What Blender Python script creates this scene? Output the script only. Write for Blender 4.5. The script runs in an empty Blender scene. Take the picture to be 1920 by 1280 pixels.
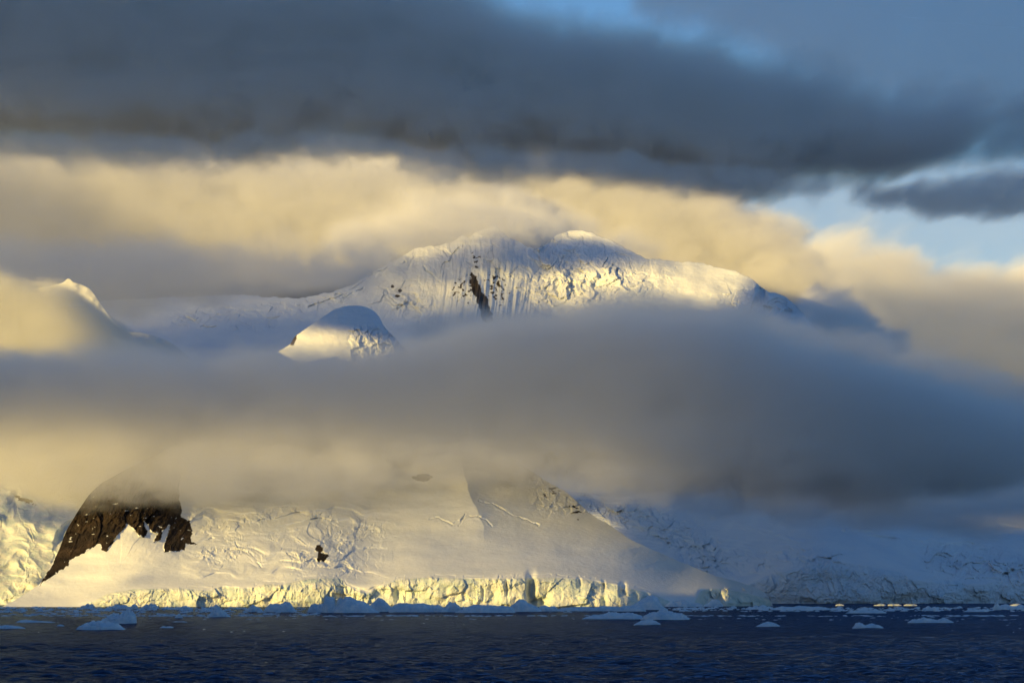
import bpy, math
import numpy as np

# ------------------------------------------------------------------ camera, sky, sun, exposure
sc = bpy.context.scene
COL = sc.collection
F, HY, CX, CAMH = 5333.0, 1118.0, 960.0, 12.0        # focal length in photo pixels, horizon row, centre column, eye height (m)
SUN_AZ, SUN_EL = math.radians(45), math.radians(9)   # sun low, behind the camera and to its left

cd = bpy.data.cameras.new("camera")
cam = bpy.data.objects.new("camera", cd)
COL.objects.link(cam)
cam.location = (0, 0, CAMH)
cam.rotation_euler = (math.pi / 2, 0, 0)
cd.sensor_width = 36
cd.lens = 100
cd.shift_y = (HY - 640) / 1920
cd.clip_start = 1
cd.clip_end = 200000
sc.camera = cam

world = bpy.data.worlds.new("World")
sc.world = world
world.use_nodes = True
wn = world.node_tree
bg = wn.nodes["Background"]
sky = wn.nodes.new("ShaderNodeTexSky")
sky.sky_type = 'NISHITA'
sky.sun_disc = False
sky.sun_elevation = SUN_EL
sky.sun_rotation = math.pi + SUN_AZ
sky.ozone_density = 4.2
sky.air_density = 1.0
sky.dust_density = 0.05
tint = wn.nodes.new("ShaderNodeMix"); tint.data_type = 'RGBA'; tint.blend_type = 'MULTIPLY'; tint.inputs[0].default_value = 1
tint.inputs[7].default_value = (1.0, 0.99, 1.05, 1)      # cold polar air: a touch more violet
wn.links.new(sky.outputs[0], tint.inputs[6]); wn.links.new(tint.outputs[2], bg.inputs[0])
bg.inputs[1].default_value = 0.12

ld = bpy.data.lights.new("sun", 'SUN')
ld.energy = 5.0
ld.angle = math.radians(0.4)
ld.color = (1.0, 0.70, 0.205)
sun = bpy.data.objects.new("sun", ld)
COL.objects.link(sun)
sun.rotation_euler = (math.pi / 2 - SUN_EL, 0, -SUN_AZ)
sc.view_settings.view_transform = 'Standard'
sc.view_settings.look = 'None'
sc.view_settings.exposure = 0.2
sc.view_settings.gamma = 1
sc.view_settings.use_curve_mapping = False
sc.render.engine = 'CYCLES'
cy = sc.cycles
cy.use_adaptive_sampling = True
cy.adaptive_threshold = 0.03
cy.use_denoising = True
cy.max_bounces = 6
cy.diffuse_bounces = 2
cy.glossy_bounces = 2
cy.transparent_max_bounces = 24
cy.volume_bounces = 5
cy.volume_step_rate = 1.0
cy.volume_max_steps = 160

# ------------------------------------------------------------------ numpy helpers
Q = 1.0        # coarseness of the meshes
_r = np.random.default_rng(7)
_PERM = np.concatenate([_r.permutation(512)] * 3).astype(np.int32)
_G = _r.normal(size=(512, 3)); _G /= np.linalg.norm(_G, axis=1)[:, None]
_G = _G.astype(np.float32)


def perlin(x, y, z=0.0):
    x, y, z = np.broadcast_arrays(np.asarray(x, np.float32), np.asarray(y, np.float32), np.asarray(z, np.float32))
    xi, yi, zi = np.floor(x).astype(np.int32), np.floor(y).astype(np.int32), np.floor(z).astype(np.int32)
    xf, yf, zf = x - xi, y - yi, z - zi
    u, v, w = [t * t * t * (t * (t * 6 - 15) + 10) for t in (xf, yf, zf)]

    def g(a, b, c):
        h = _PERM[_PERM[_PERM[(xi + a) & 511] + ((yi + b) & 511)] + ((zi + c) & 511)]
        gr = _G[h]
        return gr[..., 0] * (xf - a) + gr[..., 1] * (yf - b) + gr[..., 2] * (zf - c)
    x00 = g(0, 0, 0) * (1 - u) + g(1, 0, 0) * u
    x10 = g(0, 1, 0) * (1 - u) + g(1, 1, 0) * u
    if np.all(zf == 0):
        return x00 * (1 - v) + x10 * v
    x01 = g(0, 0, 1) * (1 - u) + g(1, 0, 1) * u
    x11 = g(0, 1, 1) * (1 - u) + g(1, 1, 1) * u
    return (x00 * (1 - v) + x10 * v) * (1 - w) + (x01 * (1 - v) + x11 * v) * w


def fbm(x, y, z=0.0, o=4, gain=0.5):
    a, f, s = 1.0, 1.0, 0.0
    for i in range(o):
        s = s + a * perlin(x * f + 17.3 * i, y * f + 9.1 * i, z)
        a *= gain; f *= 2.03
    return s


def ridged(x, y, z=0.0, o=4, gain=0.5):
    a, f, s = 1.0, 1.0, 0.0
    for i in range(o):
        s = s + a * (1 - 2.2 * np.abs(perlin(x * f + 31.7 * i, y * f + 5.3 * i, z)))
        a *= gain; f *= 2.07
    return s


_RC = _r.uniform(-1, 1, (512, 5)).astype(np.float32)


def facets(x, y, seed=0, tilt=0.9):
    """broken ice or rock: every Voronoi cell is a small plane with its own height and tilt"""
    x, y = np.broadcast_arrays(np.asarray(x, np.float32), np.asarray(y, np.float32))
    xi, yi = np.floor(x).astype(np.int32), np.floor(y).astype(np.int32)
    best = np.full(x.shape, 9e9, np.float32); out = np.zeros(x.shape, np.float32)
    for a in (-1, 0, 1):
        for b in (-1, 0, 1):
            h = _PERM[_PERM[_PERM[(xi + a) & 511] + ((yi + b) & 511)] + (seed & 511)]
            q = _RC[h]
            dx, dy = x - (xi + a + 0.5 + 0.45 * q[..., 0]), y - (yi + b + 0.5 + 0.45 * q[..., 1])
            d = dx * dx + dy * dy
            k = d < best
            best = np.where(k, d, best)
            out = np.where(k, 0.6 * q[..., 2] + tilt * (q[..., 3] * dx + q[..., 4] * dy), out)
    return out


def broken(x, y, seed=0, o=3, gain=0.5, tilt=0.9):
    a, f, s = 1.0, 1.0, 0.0
    for i in range(o):
        s = s + a * facets(x * f + 13.7 * i + 0.25 * perlin(x * f * 1.7, y * f * 1.7, i + .5), y * f + 7.9 * i + 0.25 * perlin(x * f * 1.7 + 40, y * f * 1.7, i + .5), seed + 19 * i, tilt)
        a *= gain; f *= 2.1
    return s


def sstep(a, b, x):
    t = np.clip((x - a) / (b - a), 0, 1)
    return t * t * (3 - 2 * t)


def curve(pts):
    p = np.array(pts, float)
    return lambda x: np.interp(x, p[:, 0], p[:, 1])


def scurve(pts, w=6):
    """the same polyline with its corners rounded over w photo pixels"""
    c = curve(pts)
    return lambda x: sum(c(x + d * w) for d in (-1, -.5, 0, .5, 1)) / 5


def smooth(pts, w=40):
    """the polyline blurred over w photo pixels, for things that bend without a crease"""
    xs = np.arange(-1100, 3100, 2.0)
    k = np.exp(-0.5 * (np.arange(-3 * w, 3 * w + 1, 2.0) / w) ** 2); k /= k.sum()
    c = curve(pts)(np.arange(-1100 - 3 * w, 3100 + 3 * w, 2.0))
    c = np.convolve(c, k, 'valid')
    n = min(len(c), len(xs))
    return lambda x: np.interp(x, xs[:n], c[:n])


def pos(x, w=8.0):
    """max(x, 0) with a rounded corner"""
    return w * np.logaddexp(0, np.asarray(x, float) / w)


def inpoly(px, py, poly):
    poly = np.array(poly, float)
    inside = np.zeros(px.shape, bool)
    x0, y0 = poly[-1]
    for x1, y1 in poly:
        c = ((y1 > py) != (y0 > py)) & (px < (x0 - x1) * (py - y1) / (y0 - y1 + 1e-9) + x1)
        inside ^= c
        x0, y0 = x1, y1
    return inside


def linedist(px, py, pts):
    d = np.full(px.shape, 1e9)
    for (x0, y0), (x1, y1) in zip(pts[:-1], pts[1:]):
        dx, dy = x1 - x0, y1 - y0
        t = np.clip(((px - x0) * dx + (py - y0) * dy) / (dx * dx + dy * dy + 1e-9), 0, 1)
        d = np.minimum(d, np.hypot(px - x0 - t * dx, py - y0 - t * dy))
    return d


def gauss(px, py, cx, cy_, sx, sy):
    return np.exp(-((px - cx) / sx) ** 2 - ((py - cy_) / sy) ** 2)


def at(px, py, D):
    """the point at distance D that the photo shows at pixel (px, py)"""
    px, py, D = np.broadcast_arrays(px, py, D)
    return np.stack([(px - CX) / F * D, D * 1.0, CAMH + (HY - py) / F * D], -1)


def mesh_obj(name, v, f, mat, parent=None, smooth=True):
    v = np.ascontiguousarray(v, np.float32).reshape(-1, 3)
    f = np.ascontiguousarray(f, np.int32)
    k = f.shape[1]
    me = bpy.data.meshes.new(name)
    me.vertices.add(len(v)); me.vertices.foreach_set("co", v.ravel())
    me.loops.add(f.size); me.loops.foreach_set("vertex_index", f.ravel())
    me.polygons.add(len(f))
    me.polygons.foreach_set("loop_start", np.arange(0, f.size, k, dtype=np.int32))
    me.polygons.foreach_set("use_smooth", np.full(len(f), smooth))
    me.update(calc_edges=True)
    if mat: me.materials.append(mat)
    o = bpy.data.objects.new(name, me)
    COL.objects.link(o)
    if parent: o.parent = parent
    return o


def grid_faces(nr, nc, wrap=False):
    r, c = np.meshgrid(np.arange(nr - 1), np.arange(nc if wrap else nc - 1), indexing='ij')
    c1 = (c + 1) % nc
    return np.stack([r * nc + c, r * nc + c1, (r + 1) * nc + c1, (r + 1) * nc + c], -1).reshape(-1, 4)


def submesh(name, v, f, keep, mat, parent=None):
    f = f[keep]
    if not len(f): return None
    idx, inv = np.unique(f.ravel(), return_inverse=True)
    return mesh_obj(name, v[idx], inv.reshape(f.shape), mat, parent)


def tag(o, label=None, cat=None, group=None, kind=None):
    for k, x in (("label", label), ("category", cat), ("group", group), ("kind", kind)):
        if x: o[k] = x
    return o


# ------------------------------------------------------------------ materials
class NT:
    def __init__(s, name):
        s.m = bpy.data.materials.new(name); s.m.use_nodes = True
        s.t = s.m.node_tree; s.t.nodes.clear()
        s.out = s.t.nodes.new("ShaderNodeOutputMaterial")

    def n(s, kind, **kw):
        nd = s.t.nodes.new("ShaderNode" + kind)
        for k, v in kw.items():
            if k.startswith("i_"):
                nd.inputs[k[2:].replace("_", " ")].default_value = v
            else:
                setattr(nd, k, v)
        return nd

    def l(s, a, b): s.t.links.new(a, b)

    def math(s, op, a, b=0.0, c=0.0):
        nd = s.t.nodes.new("ShaderNodeMath"); nd.operation = op
        for i, x in enumerate((a, b, c)):
            if isinstance(x, (int, float)): nd.inputs[i].default_value = x
            else: s.l(x, nd.inputs[i])
        return nd.outputs[0]

    def rng(s, x, a, b, c, d, smooth=True):
        nd = s.t.nodes.new("ShaderNodeMapRange")
        nd.interpolation_type = 'SMOOTHSTEP' if smooth else 'LINEAR'
        s.l(x, nd.inputs[0])
        for i, q in enumerate((a, b, c, d)):
            if isinstance(q, (int, float)): nd.inputs[i + 1].default_value = q
            else: s.l(q, nd.inputs[i + 1])
        return nd.outputs[0]

    def noise(s, vec, scale, detail=3, rough=0.5, dist=0.0):
        nd = s.n("TexNoise"); s.l(vec, nd.inputs["Vector"])
        nd.inputs["Scale"].default_value = scale; nd.inputs["Detail"].default_value = detail
        nd.inputs["Roughness"].default_value = rough; nd.inputs["Distortion"].default_value = dist
        return nd.outputs[0]

    def stretch(s, vec, x, y, z):
        nd = s.n("Mapping"); s.l(vec, nd.inputs[0]); nd.inputs["Scale"].default_value = (x, y, z)
        return nd.outputs[0]

    def ramp(s, x, stops):
        nd = s.n("ValToRGB"); e = nd.color_ramp.elements
        while len(e) < len(stops): e.new(0.5)
        for el, (p, c) in zip(e, stops): el.position = p; el.color = (*c, 1)
        s.l(x, nd.inputs[0]); return nd.outputs[0]


def snow_mat(name, c0, c1, scale, bump=0.6, bscale=None, rough=0.7, dist=2.0):
    t = NT(name); g = t.n("NewGeometry").outputs["Position"]
    b = t.n("BsdfPrincipled"); b.inputs["Roughness"].default_value = rough
    b.inputs["Specular IOR Level"].default_value = 0.15
    n = t.noise(g, scale, 5, 0.6)
    t.l(t.ramp(n, [(0.35, c0), (0.65, c1)]), b.inputs["Base Color"])
    n2 = t.noise(t.stretch(g, 1, 1, 1.8), bscale or scale * 6, 5, 0.62)
    bp = t.n("Bump"); bp.inputs["Strength"].default_value = bump; bp.inputs["Distance"].default_value = dist
    t.l(n2, bp.inputs["Height"]); t.l(bp.outputs[0], b.inputs["Normal"])
    t.l(b.outputs[0], t.out.inputs["Surface"])
    return t.m


def rock_mat(name, dark, light, scale):
    t = NT(name); g = t.n("NewGeometry").outputs["Position"]
    b = t.n("BsdfPrincipled"); b.inputs["Roughness"].default_value = 0.85
    b.inputs["Specular IOR Level"].default_value = 0.2
    n = t.noise(t.stretch(g, 1, 1, 0.5), scale, 6, 0.65)
    t.l(t.ramp(n, [(0.3, dark), (0.55, tuple((a + c) / 2 for a, c in zip(dark, light))), (0.72, light)]), b.inputs["Base Color"])
    bp = t.n("Bump"); bp.inputs["Strength"].default_value = 0.9; bp.inputs["Distance"].default_value = 4
    t.l(t.noise(g, scale * 3, 6, 0.7), bp.inputs["Height"]); t.l(bp.outputs[0], b.inputs["Normal"])
    t.l(b.outputs[0], t.out.inputs["Surface"])
    return t.m


M_SNOW = snow_mat("snow", (0.80, 0.83, 0.87), (0.88, 0.89, 0.90), 0.02, 0.35, 0.12)
M_SNOWFAR = snow_mat("far_snow", (0.78, 0.82, 0.87), (0.88, 0.89, 0.90), 0.01, 0.35, 0.05, dist=4)
M_CLIFF = snow_mat("cliff_ice", (0.62, 0.72, 0.70), (0.88, 0.87, 0.80), 0.06, 0.7, 0.22)
M_GLACIER = snow_mat("glacier_ice", (0.70, 0.79, 0.86), (0.86, 0.88, 0.90), 0.02, 0.6, 0.08, dist=4)
M_BERG = snow_mat("iceberg_ice", (0.58, 0.71, 0.82), (0.90, 0.91, 0.92), 0.22, 0.9, 0.5, dist=1.5)
M_ROCK = rock_mat("brown_rock", (0.010, 0.008, 0.008), (0.075, 0.050, 0.035), 0.07)
M_ROCKFAR = rock_mat("far_rock", (0.025, 0.022, 0.022), (0.13, 0.10, 0.08), 0.03)


# ------------------------------------------------------------------ mountains: relief sheets with a back slope
def relief(px0, px1, step, nrows, base, ridge, depth, back=((60, -20), (200, -90), (500, -260)), jag=0.0, tpow=1.0):
    step *= Q; nrows = int(nrows / Q)
    xs = np.concatenate([np.arange(px0, min(px1, -90), step * 4), np.arange(max(px0, -90), min(px1, 2000), step), np.arange(2000, px1 + step, step * 4) if px1 > 2000 else [px1]])
    t = np.linspace(0, 1, nrows) ** tpow
    rj = ridge(xs) + jag * fbm(xs / 14.0, xs * 0 + 3.3, 0, 4)
    b = base(xs)
    PX = np.broadcast_to(xs, (nrows, len(xs)))
    PY = b + (np.minimum(rj, b - 0.5) - b) * t[:, None]
    D = depth(PX, PY)
    V = at(PX, PY, D)
    B = []
    for dy, dz in back:
        r = V[-1].copy(); r[:, 1] += dy; r[:, 0] *= (r[:, 1] / (r[:, 1] - dy)); r[:, 2] += dz; B.append(r)
    foot = V[0].copy(); foot[:, 2] = -6
    V = np.concatenate([foot[None], V, np.array(B)], 0)
    PX = np.concatenate([PX[:1], PX]); PY = np.concatenate([PY[:1], PY]); nrows += 1
    nr, nc = V.shape[:2]
    f = grid_faces(nr, nc)
    pxf = np.concatenate([PX] + [PX[-1:]] * len(back), 0).ravel()[f].mean(1)
    pyf = np.concatenate([PY] + [PY[-1:]] * len(back), 0).ravel()[f].mean(1)
    isback = (np.arange(len(f)) // (nc - 1)) >= nrows - 1
    return V.reshape(-1, 3), f, pxf, pyf, isback


# ---- the near headland
HD = smooth([(-80, 3420), (160, 3430), (330, 3450), (700, 3470), (960, 3470), (1200, 3500), (1300, 3560), (1380, 3650), (1460, 3780)])
CTP = [(-80, 1142), (150, 1140), (200, 1113), (250, 1104), (330, 1102), (390, 1107), (415, 1099), (470, 1103), (500, 1094), (530, 1096), (560, 1088), (575, 1085), (640, 1083), (650, 1100),
            (668, 1106), (690, 1112), (705, 1104), (740, 1088), (800, 1082), (900, 1085), (960, 1084), (1030, 1082), (1100, 1086), (1150, 1095),
            (1225, 1113), (1262, 1130), (1298, 1139), (1312, 1108), (1330, 1102), (1360, 1104), (1400, 1112), (1440, 1122), (1460, 1138)]
CT, CTS = scurve(CTP, 3), smooth(CTP, 45)
H_RIDGE = scurve([(-80, 1160), (-20, 1148), (0, 1139), (40, 1118), (75, 1094), (92, 1066), (110, 1032), (125, 992), (148, 955), (168, 925), (190, 905), (250, 872),
                 (330, 832), (450, 790), (600, 755), (720, 750), (800, 770), (860, 800), (930, 838), (980, 872), (1030, 905), (1062, 922), (1088, 945), (1105, 962),
                 (1140, 982), (1180, 1010), (1250, 1042), (1330, 1075), (1390, 1092), (1425, 1104), (1442, 1118), (1450, 1139)], 4)
H_BASE = lambda x: 1118 + F * CAMH / HD(x) + 0.6 + 0 * x
ROCK1 = [(73, 1097), (82, 1082), (95, 1065), (104, 1042), (112, 1018), (122, 990), (134, 965), (148, 945), (165, 915), (185, 890), (215, 860), (345, 830), (338, 900), (334, 935),
         (341, 955), (338, 968), (345, 973), (355, 975), (358, 990), (360, 1002), (356, 1014), (370, 1020), (362, 1022), (350, 1018), (345, 1031), (330, 1033),
         (308, 1034), (306, 1022), (313, 1003), (320, 985), (315, 985), (305, 998), (300, 1012), (290, 1016), (288, 1012), (297, 1000), (284, 996), (280, 985),
         (270, 978), (268, 976), (276, 998), (270, 1006), (260, 1005), (255, 995), (245, 985), (238, 982), (232, 990), (222, 1002), (212, 1018), (200, 1032),
         (192, 1030), (190, 1022), (182, 1018), (165, 1030), (150, 1040), (132, 1048), (128, 1060), (110, 1070), (95, 1082), (80, 1091)]
ROCK2 = [(592, 1022), (600, 1020), (605, 1026), (602, 1034), (612, 1038), (618, 1042), (610, 1050), (597, 1052), (594, 1045), (597, 1035), (592, 1030)]
ROCK3 = [(772, 893), (790, 888), (803, 888), (810, 895), (802, 902), (785, 902)]
CREV = [[(806, 972), (822, 970), (835, 978), (848, 983), (860, 975), (880, 966), (900, 968)], [(897, 968), (912, 975), (922, 985)],
        [(898, 938), (925, 945), (945, 955), (960, 966), (985, 973), (1010, 984)], [(860, 985), (866, 975), (872, 964)],
        [(442, 1015), (450, 1036)], [(468, 1032), (480, 1052), (492, 1064)],
        [(932, 1090), (936, 1080)], [(965, 1082), (977, 1076)], [(615, 990), (618, 1004)], [(640, 996), (632, 1012)]]
NOTCH = [(996, 1108, 8, 30, 22), (1010, 1128, 14, 8, 12), (1168, 1105, 6, 12, 14), (1132, 1100, 3, 10, 8), (1086, 1092, 4, 9, 9), (950, 1104, 3, 14, 7),
         (1132, 1128, 5, 10, 9), (712, 1110, 14, 10, 9), (748, 1116, 8, 14, 8), (668, 1118, 4, 12, 6), (1192, 1120, 5, 9, 6), (905, 1112, 3, 16, 5), (1215, 1128, 9, 8, 8)]


def head_depth(x, y):
    ct = np.minimum(CT(x) + 3.5 * fbm(x / 22, x * 0 + 6.1, 0, 3), H_BASE(x))
    m = 0.65
    up = pos(CTS(x) - y, 3)
    steep = sstep(420, 240, x)
    D = HD(x) + m * (up * 3.0 - pos(up - 22, 6) * (0.8 + 0.9 * steep) - pos(up - 110, 14) * (0.75 - 0.3 * steep))
    D = D + 0.00055 * m * np.maximum(0, x - 930) ** 2 * sstep(1135, 1060, y)
    ax = np.interp(y, [780, 860, 900, 940, 985], [845, 864, 873, 886, 905]) + 5 * fbm(y / 24, y * 0, 4.4, 3)
    fade = sstep(1030, 970, y)
    D = D + fade * 46 * (1 - np.exp(-np.maximum(0, x - ax) / 70)) + fade * 0.22 * m * pos(ax - x, 3) * np.exp(-pos(ax - x) / 400)
    D = D + 0.35 * m * pos(230 - x, 20) * sstep(1080, 980, y)
    # broad and fine snow forms
    D = D + 5.0 * fbm(x / 150, y / 60, 1.5, 3) + 0.5 * fbm(x / 14 + y / 30, y / 10, 2.5, 3) * sstep(0, 30, up)
    ice = sstep(330, 380, x) * sstep(770, 620, x + 60 * fbm(y / 26, x / 200, 5.9, 3)) * sstep(930, 960, y) * sstep(1092, 1070, y)
    wx, wy = x + 24 * fbm(x / 60, y / 40, 8.1, 2), y + 16 * fbm(x / 50, y / 34, 4.4, 2)
    D = D - ice * (5 * ridged(wx / 120, wy / 30, 5.2, 2) + 3.0 * fbm(wx / 40, wy / 13, 1.2, 4) + 1.6 * broken(wx / 18, wy / 10, 4, 2) * (fbm(x / 70, y / 40, 6.6, 2) > 0.05))
    ph = wy / 19 + 0.002 * x + 1.5 * fbm(wx / 170, wy / 80, 3.9, 3)
    fr = ph - np.floor(ph)
    D = D - ice * 4.5 * fr ** 1.6 * sstep(1, 0.88, fr) * sstep(-0.1, 0.35, fbm(x / 150, y / 34, 14.6, 3))
    D = D - 5 * fbm(x / 75, y / 30, 21.5, 2) * sstep(20, 60, up)
    for pts, wd, am, sx in (([(350, 1046), (450, 1032), (560, 1044), (650, 1066)], 11, 4.5, 24), ([(345, 965), (430, 988), (520, 962), (610, 972), (715, 998)], 12, 5, 28),
                            ([(400, 1012), (480, 1002), (560, 1015)], 9, 3.5, 20)):
        bd = np.exp(-(linedist(wx * 0.4 + x * 0.6, wy * 0.4 + y * 0.6, pts) / wd) ** 2) * sstep(-0.3, 0.2, fbm(x / 40, y / 40, am, 2))
        D = D - bd * am * broken(wx / sx, wy / (sx * 0.55), int(am * 10), 3, 0.55)
    core = gauss(x, y, 640, 1015, 75, 42)
    D = D - core * (4.5 * broken(wx / 32, wy / 24, 7, 3))
    # ice cliff
    cl = sstep(-3, 3, y - ct) * sstep(150, 190, x) * sstep(1300, 1270, x)
    low = sstep(170, 420, x)
    D = D - cl * low * (10 * fbm(x / 65, y / 150, 3.3, 4) + 5.5 * broken(x / 58, y / 56, 3, 3, 0.4) + (0.5 + 1.6 * sstep(-0.2, 0.3, fbm(x / 50, y / 40, 12.3, 2))) * (1.3 * broken(x / 17, y / 24, 5, 3, 0.55) + 0.35 * ridged(x / 9, y / 40, 9.3, 2))) - cl * (1 - low) * 2.5 * broken(x / 30, y / 16, 39, 3)
    D = D - 7 * sstep(440, 560, x) * sstep(642, 628, x) * sstep(1083, 1110, y)
    for nx, ny, sx, sy, a in NOTCH: D = D + a * np.exp(-np.abs((x - nx) / sx) ** 3 - np.abs((y - ny) / sy) ** 3)
    # cave and nose at the right end
    cave = np.exp(-np.abs((x - 1334) / 21) ** 4 - np.abs((y - 1124) / 17) ** 4)
    D = D + 34 * cave + cave * 6 * broken(x / 14 + y / 40, y / 22, 61, 3)
    nose = sstep(1352, 1366, x) * sstep(1096, 1106, y)
    D = D - nose * 4.5 * broken(x / 26 - y / 30, y / 18 + x / 60, 29, 3)
    # crevasses: a dark crack under a raised lip
    for k, ln in enumerate(CREV):
        d = linedist(x + 2.5 * fbm(x / 8, y / 8, 3.1 + k, 2), y + 3 * fbm(x / 9, y / 9, 7.7 + k, 2), ln)
        wk = np.clip(0.55 + 1.1 * fbm(x / 12, y / 12, 2.3 + k, 2), 0.05, 1.2); D = D + 4.5 * wk * np.exp(-(d / (0.6 + 0.9 * wk)) ** 2) - 1.1 * wk * np.exp(-((d - 3) / 2.6) ** 2)
    D = D + 2.0 * np.exp(-np.abs(y - ct + 5 + 2 * fbm(x / 30, y * 0, 1.1, 2)) / 1.2) * sstep(300, 420, x) * sstep(1250, 1200, x) * (fbm(x / 40, 0 * x + 5.5, 0, 3) > -0.1)
    # rock stands proud and rough
    r = gauss(x, y, 250, 960, 130, 80) * sstep(380, 330, x) * (0.12 + 0.88 * inpoly(x + 3 * fbm(x / 9, y / 9, 2.2, 2), y, ROCK1))
    D = D - r * (9 * broken(x / 34 + y / 70, y / 60, 42, 4, 0.55) + 5 * ridged(x / 30 + y / 60, y / 90, 4.2, 3) + 2 * fbm(x / 6, y / 8, 1.9, 3))
    rr = sstep(985, 1010, x) * sstep(1110, 1090, x) * sstep(975, 950, y)
    D = D - rr * 2.6 * broken(x / 22, y / 16, 88, 3)
    return D


V, f, pxf, pyf, bk = relief(-80, 1450, 0.9, 330, H_BASE, H_RIDGE, head_depth, jag=1.2)
qx = pxf + 4 * fbm(pxf / 9, pyf / 9, 2.2, 3) + 2 * fbm(pxf / 3, pyf / 3, 5.2, 2)
qy = pyf + 5 * fbm(pxf / 8, pyf / 10, 6.2, 3)
rock = inpoly(qx, qy, ROCK1) | inpoly(qx, qy, ROCK2) | inpoly(qx, qy, ROCK3)
rock &= ~((fbm(pxf / 14, pyf / 6, 9.9, 4) > 0.48) & (pyf > 930))
rn = fbm(pxf / 16, pyf / 9, 3.7, 4)
band = sstep(1000, 1020, pxf) * sstep(1110, 1085, pxf) * (pyf < 975) * (pyf - H_RIDGE(pxf) < 34)
rock |= (rn > 0.34) & (band > 0.5)
rock &= ~bk
cliff = (pyf > CT(pxf)) & (pxf > 170) & (pxf < 1446) & ~rock & ~bk
head = bpy.data.objects.new("mountain", None); COL.objects.link(head)
tag(head, "snow covered headland with a brown rock buttress and a sunlit ice cliff along the water", "mountain", None, "structure")
submesh("snow_slope", V, f, ~rock & ~cliff, M_SNOW, head)
submesh("ice_cliff", V, f, cliff, M_CLIFF, head)
submesh("rock_face", V, f, rock, M_ROCK, head)

# ---- icefall behind the headland's left end
IB_R = scurve([(-760, 1120), (-500, 1040), (-250, 930), (-90, 880), (0, 870), (120, 860), (220, 850), (300, 850)])


def icefall_depth(x, y):
    wx, wy = x + 26 * fbm(x / 60, y / 50, 3.1, 2), y + 22 * fbm(x / 60, y / 50, 6.1, 2)
    return 4150 + 0.8 * 1.5 * (1130 - y) - 13 * ridged(wx / 70, wy / 44, 2.2, 2) - 7 * broken(wx / 46, wy / 30, 12, 3) * (0.4 + fbm(x / 60, y / 60, 9.4, 2)) + 22 * fbm(x / 80, y / 60, 4.4, 3)


V, f, pxf, pyf, bk = relief(-760, 300, 1.0, 230, lambda x: 1136 + 0 * x, IB_R, icefall_depth)
rock = np.hypot((pxf - 45) / 22, (pyf - 936 - (pxf - 45) * 0.35) / 5) + 1.3 * fbm(pxf / 12, pyf / 5, 2, 4) < 0.75
g = bpy.data.objects.new("glacier", None); COL.objects.link(g)
tag(g, "sunlit broken icefall left of the brown rock buttress", "glacier", None, "structure")
submesh("ice_slope", V, f, ~rock, M_CLIFF, g)
submesh("rock_face", V, f, rock, M_ROCK, g)

# ---- the shaded glacier on the right
GCP = [(1000, 1122), (1380, 1112), (1410, 1096), (1432, 1084), (1470, 1074), (1520, 1062), (1560, 1060), (1600, 1060), (1645, 1068), (1690, 1075), (1702, 1092),
            (1722, 1098), (1738, 1094), (1765, 1090), (1800, 1091), (1815, 1108), (1840, 1102), (1870, 1092), (1990, 1084)]
GC, GCS = scurve(GCP, 4), smooth(GCP, 60)
GR = scurve([(1000, 905), (1060, 918), (1100, 925), (1160, 932), (1230, 925), (1320, 900), (1450, 860), (1600, 830), (1990, 800), (2250, 850), (2500, 960), (2700, 1120)], 10)
GD = smooth([(1000, 5500), (1200, 5300), (1500, 5000), (1700, 5050), (1990, 5300)])


def glacier_depth(x, y):
    ct = GC(x); m = 0.95
    up = pos(GCS(x) - y, 4)
    D = GD(x) + m * (up * 4.2 - pos(up - 70, 12) * 1.6)
    cl = sstep(-14, 10, y - ct)
    wx, wy = x + 16 * fbm(x / 50, y / 40, 3.1, 3), y + 14 * fbm(x / 40, y / 40, 6.1, 3)
    D = D - cl * (14 * fbm(wx / 70, wy / 60, 2.2, 3) + 11 * broken(wx / 30, wy / 28, 22, 4, 0.6)) * 0.5
    D = D - 26 * gauss(x, y, 1530, 1125, 60, 26) - 22 * gauss(x, y, 1615, 1125, 45, 26) - 20 * gauss(x, y, 1780, 1118, 36, 26)
    # broken bands and crevasse swarms higher up
    b1 = np.exp(-(linedist(x, y, [(1090, 940), (1200, 970), (1290, 1015), (1330, 1040)]) / 26) ** 2)
    b2 = np.exp(-(linedist(x, y, [(1300, 1068), (1480, 1042), (1560, 1050)]) / 22) ** 2)
    b3 = np.exp(-(linedist(x, y, [(1760, 1050), (1990, 1078)]) / 26) ** 2)
    D = D - (b1 * 0.9 + b2 * 0.7 + b3 * 1.3) * (13 * broken(wx / 30, wy / 16, 44, 3, 0.55))
    D = D - 9 * ridged((x + 2.2 * y) / 150, (y - 0.18 * x + 12 * fbm(x / 90, y / 50, 2, 2)) / 17, 6.6, 3) * sstep(960, 1010, y) * (1 - cl)
    D = D + 22 * fbm(x / 170, y / 70, 3.3, 3) + 1.2 * fbm(x / 16, y / 8, 1.7, 3)
    d = linedist(x, y + 2 * fbm(x / 20, y / 20, 4, 2), [(1585, 992), (1625, 990), (1660, 998), (1690, 1010), (1700, 1014)])
    D = D - 12 * np.exp(-(d / 5) ** 2)
    return D


V, f, pxf, pyf, bk = relief(1000, 2700, 1.0, 300, lambda x: 1118 + F * CAMH / GD(x) + 0.6, GR, glacier_depth)
cl = (pyf > GC(pxf) - 3) & ~bk
rk = (fbm(pxf / 22, pyf / 14, 5.5, 4) > 0.33) & (pyf > 880) & (pyf < 930) & (pxf > 1480) & (pxf < 1680) & ~bk
g = bpy.data.objects.new("glacier", None); COL.objects.link(g)
tag(g, "blue shaded glacier descending to a crumbling ice front right of the headland", "glacier", None, "structure")
submesh("ice_slope", V, f, ~cl & ~rk, M_SNOWFAR, g)
submesh("ice_cliff", V, f, cl, M_GLACIER, g)
submesh("rock_face", V, f, rk, M_ROCKFAR, g)

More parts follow.
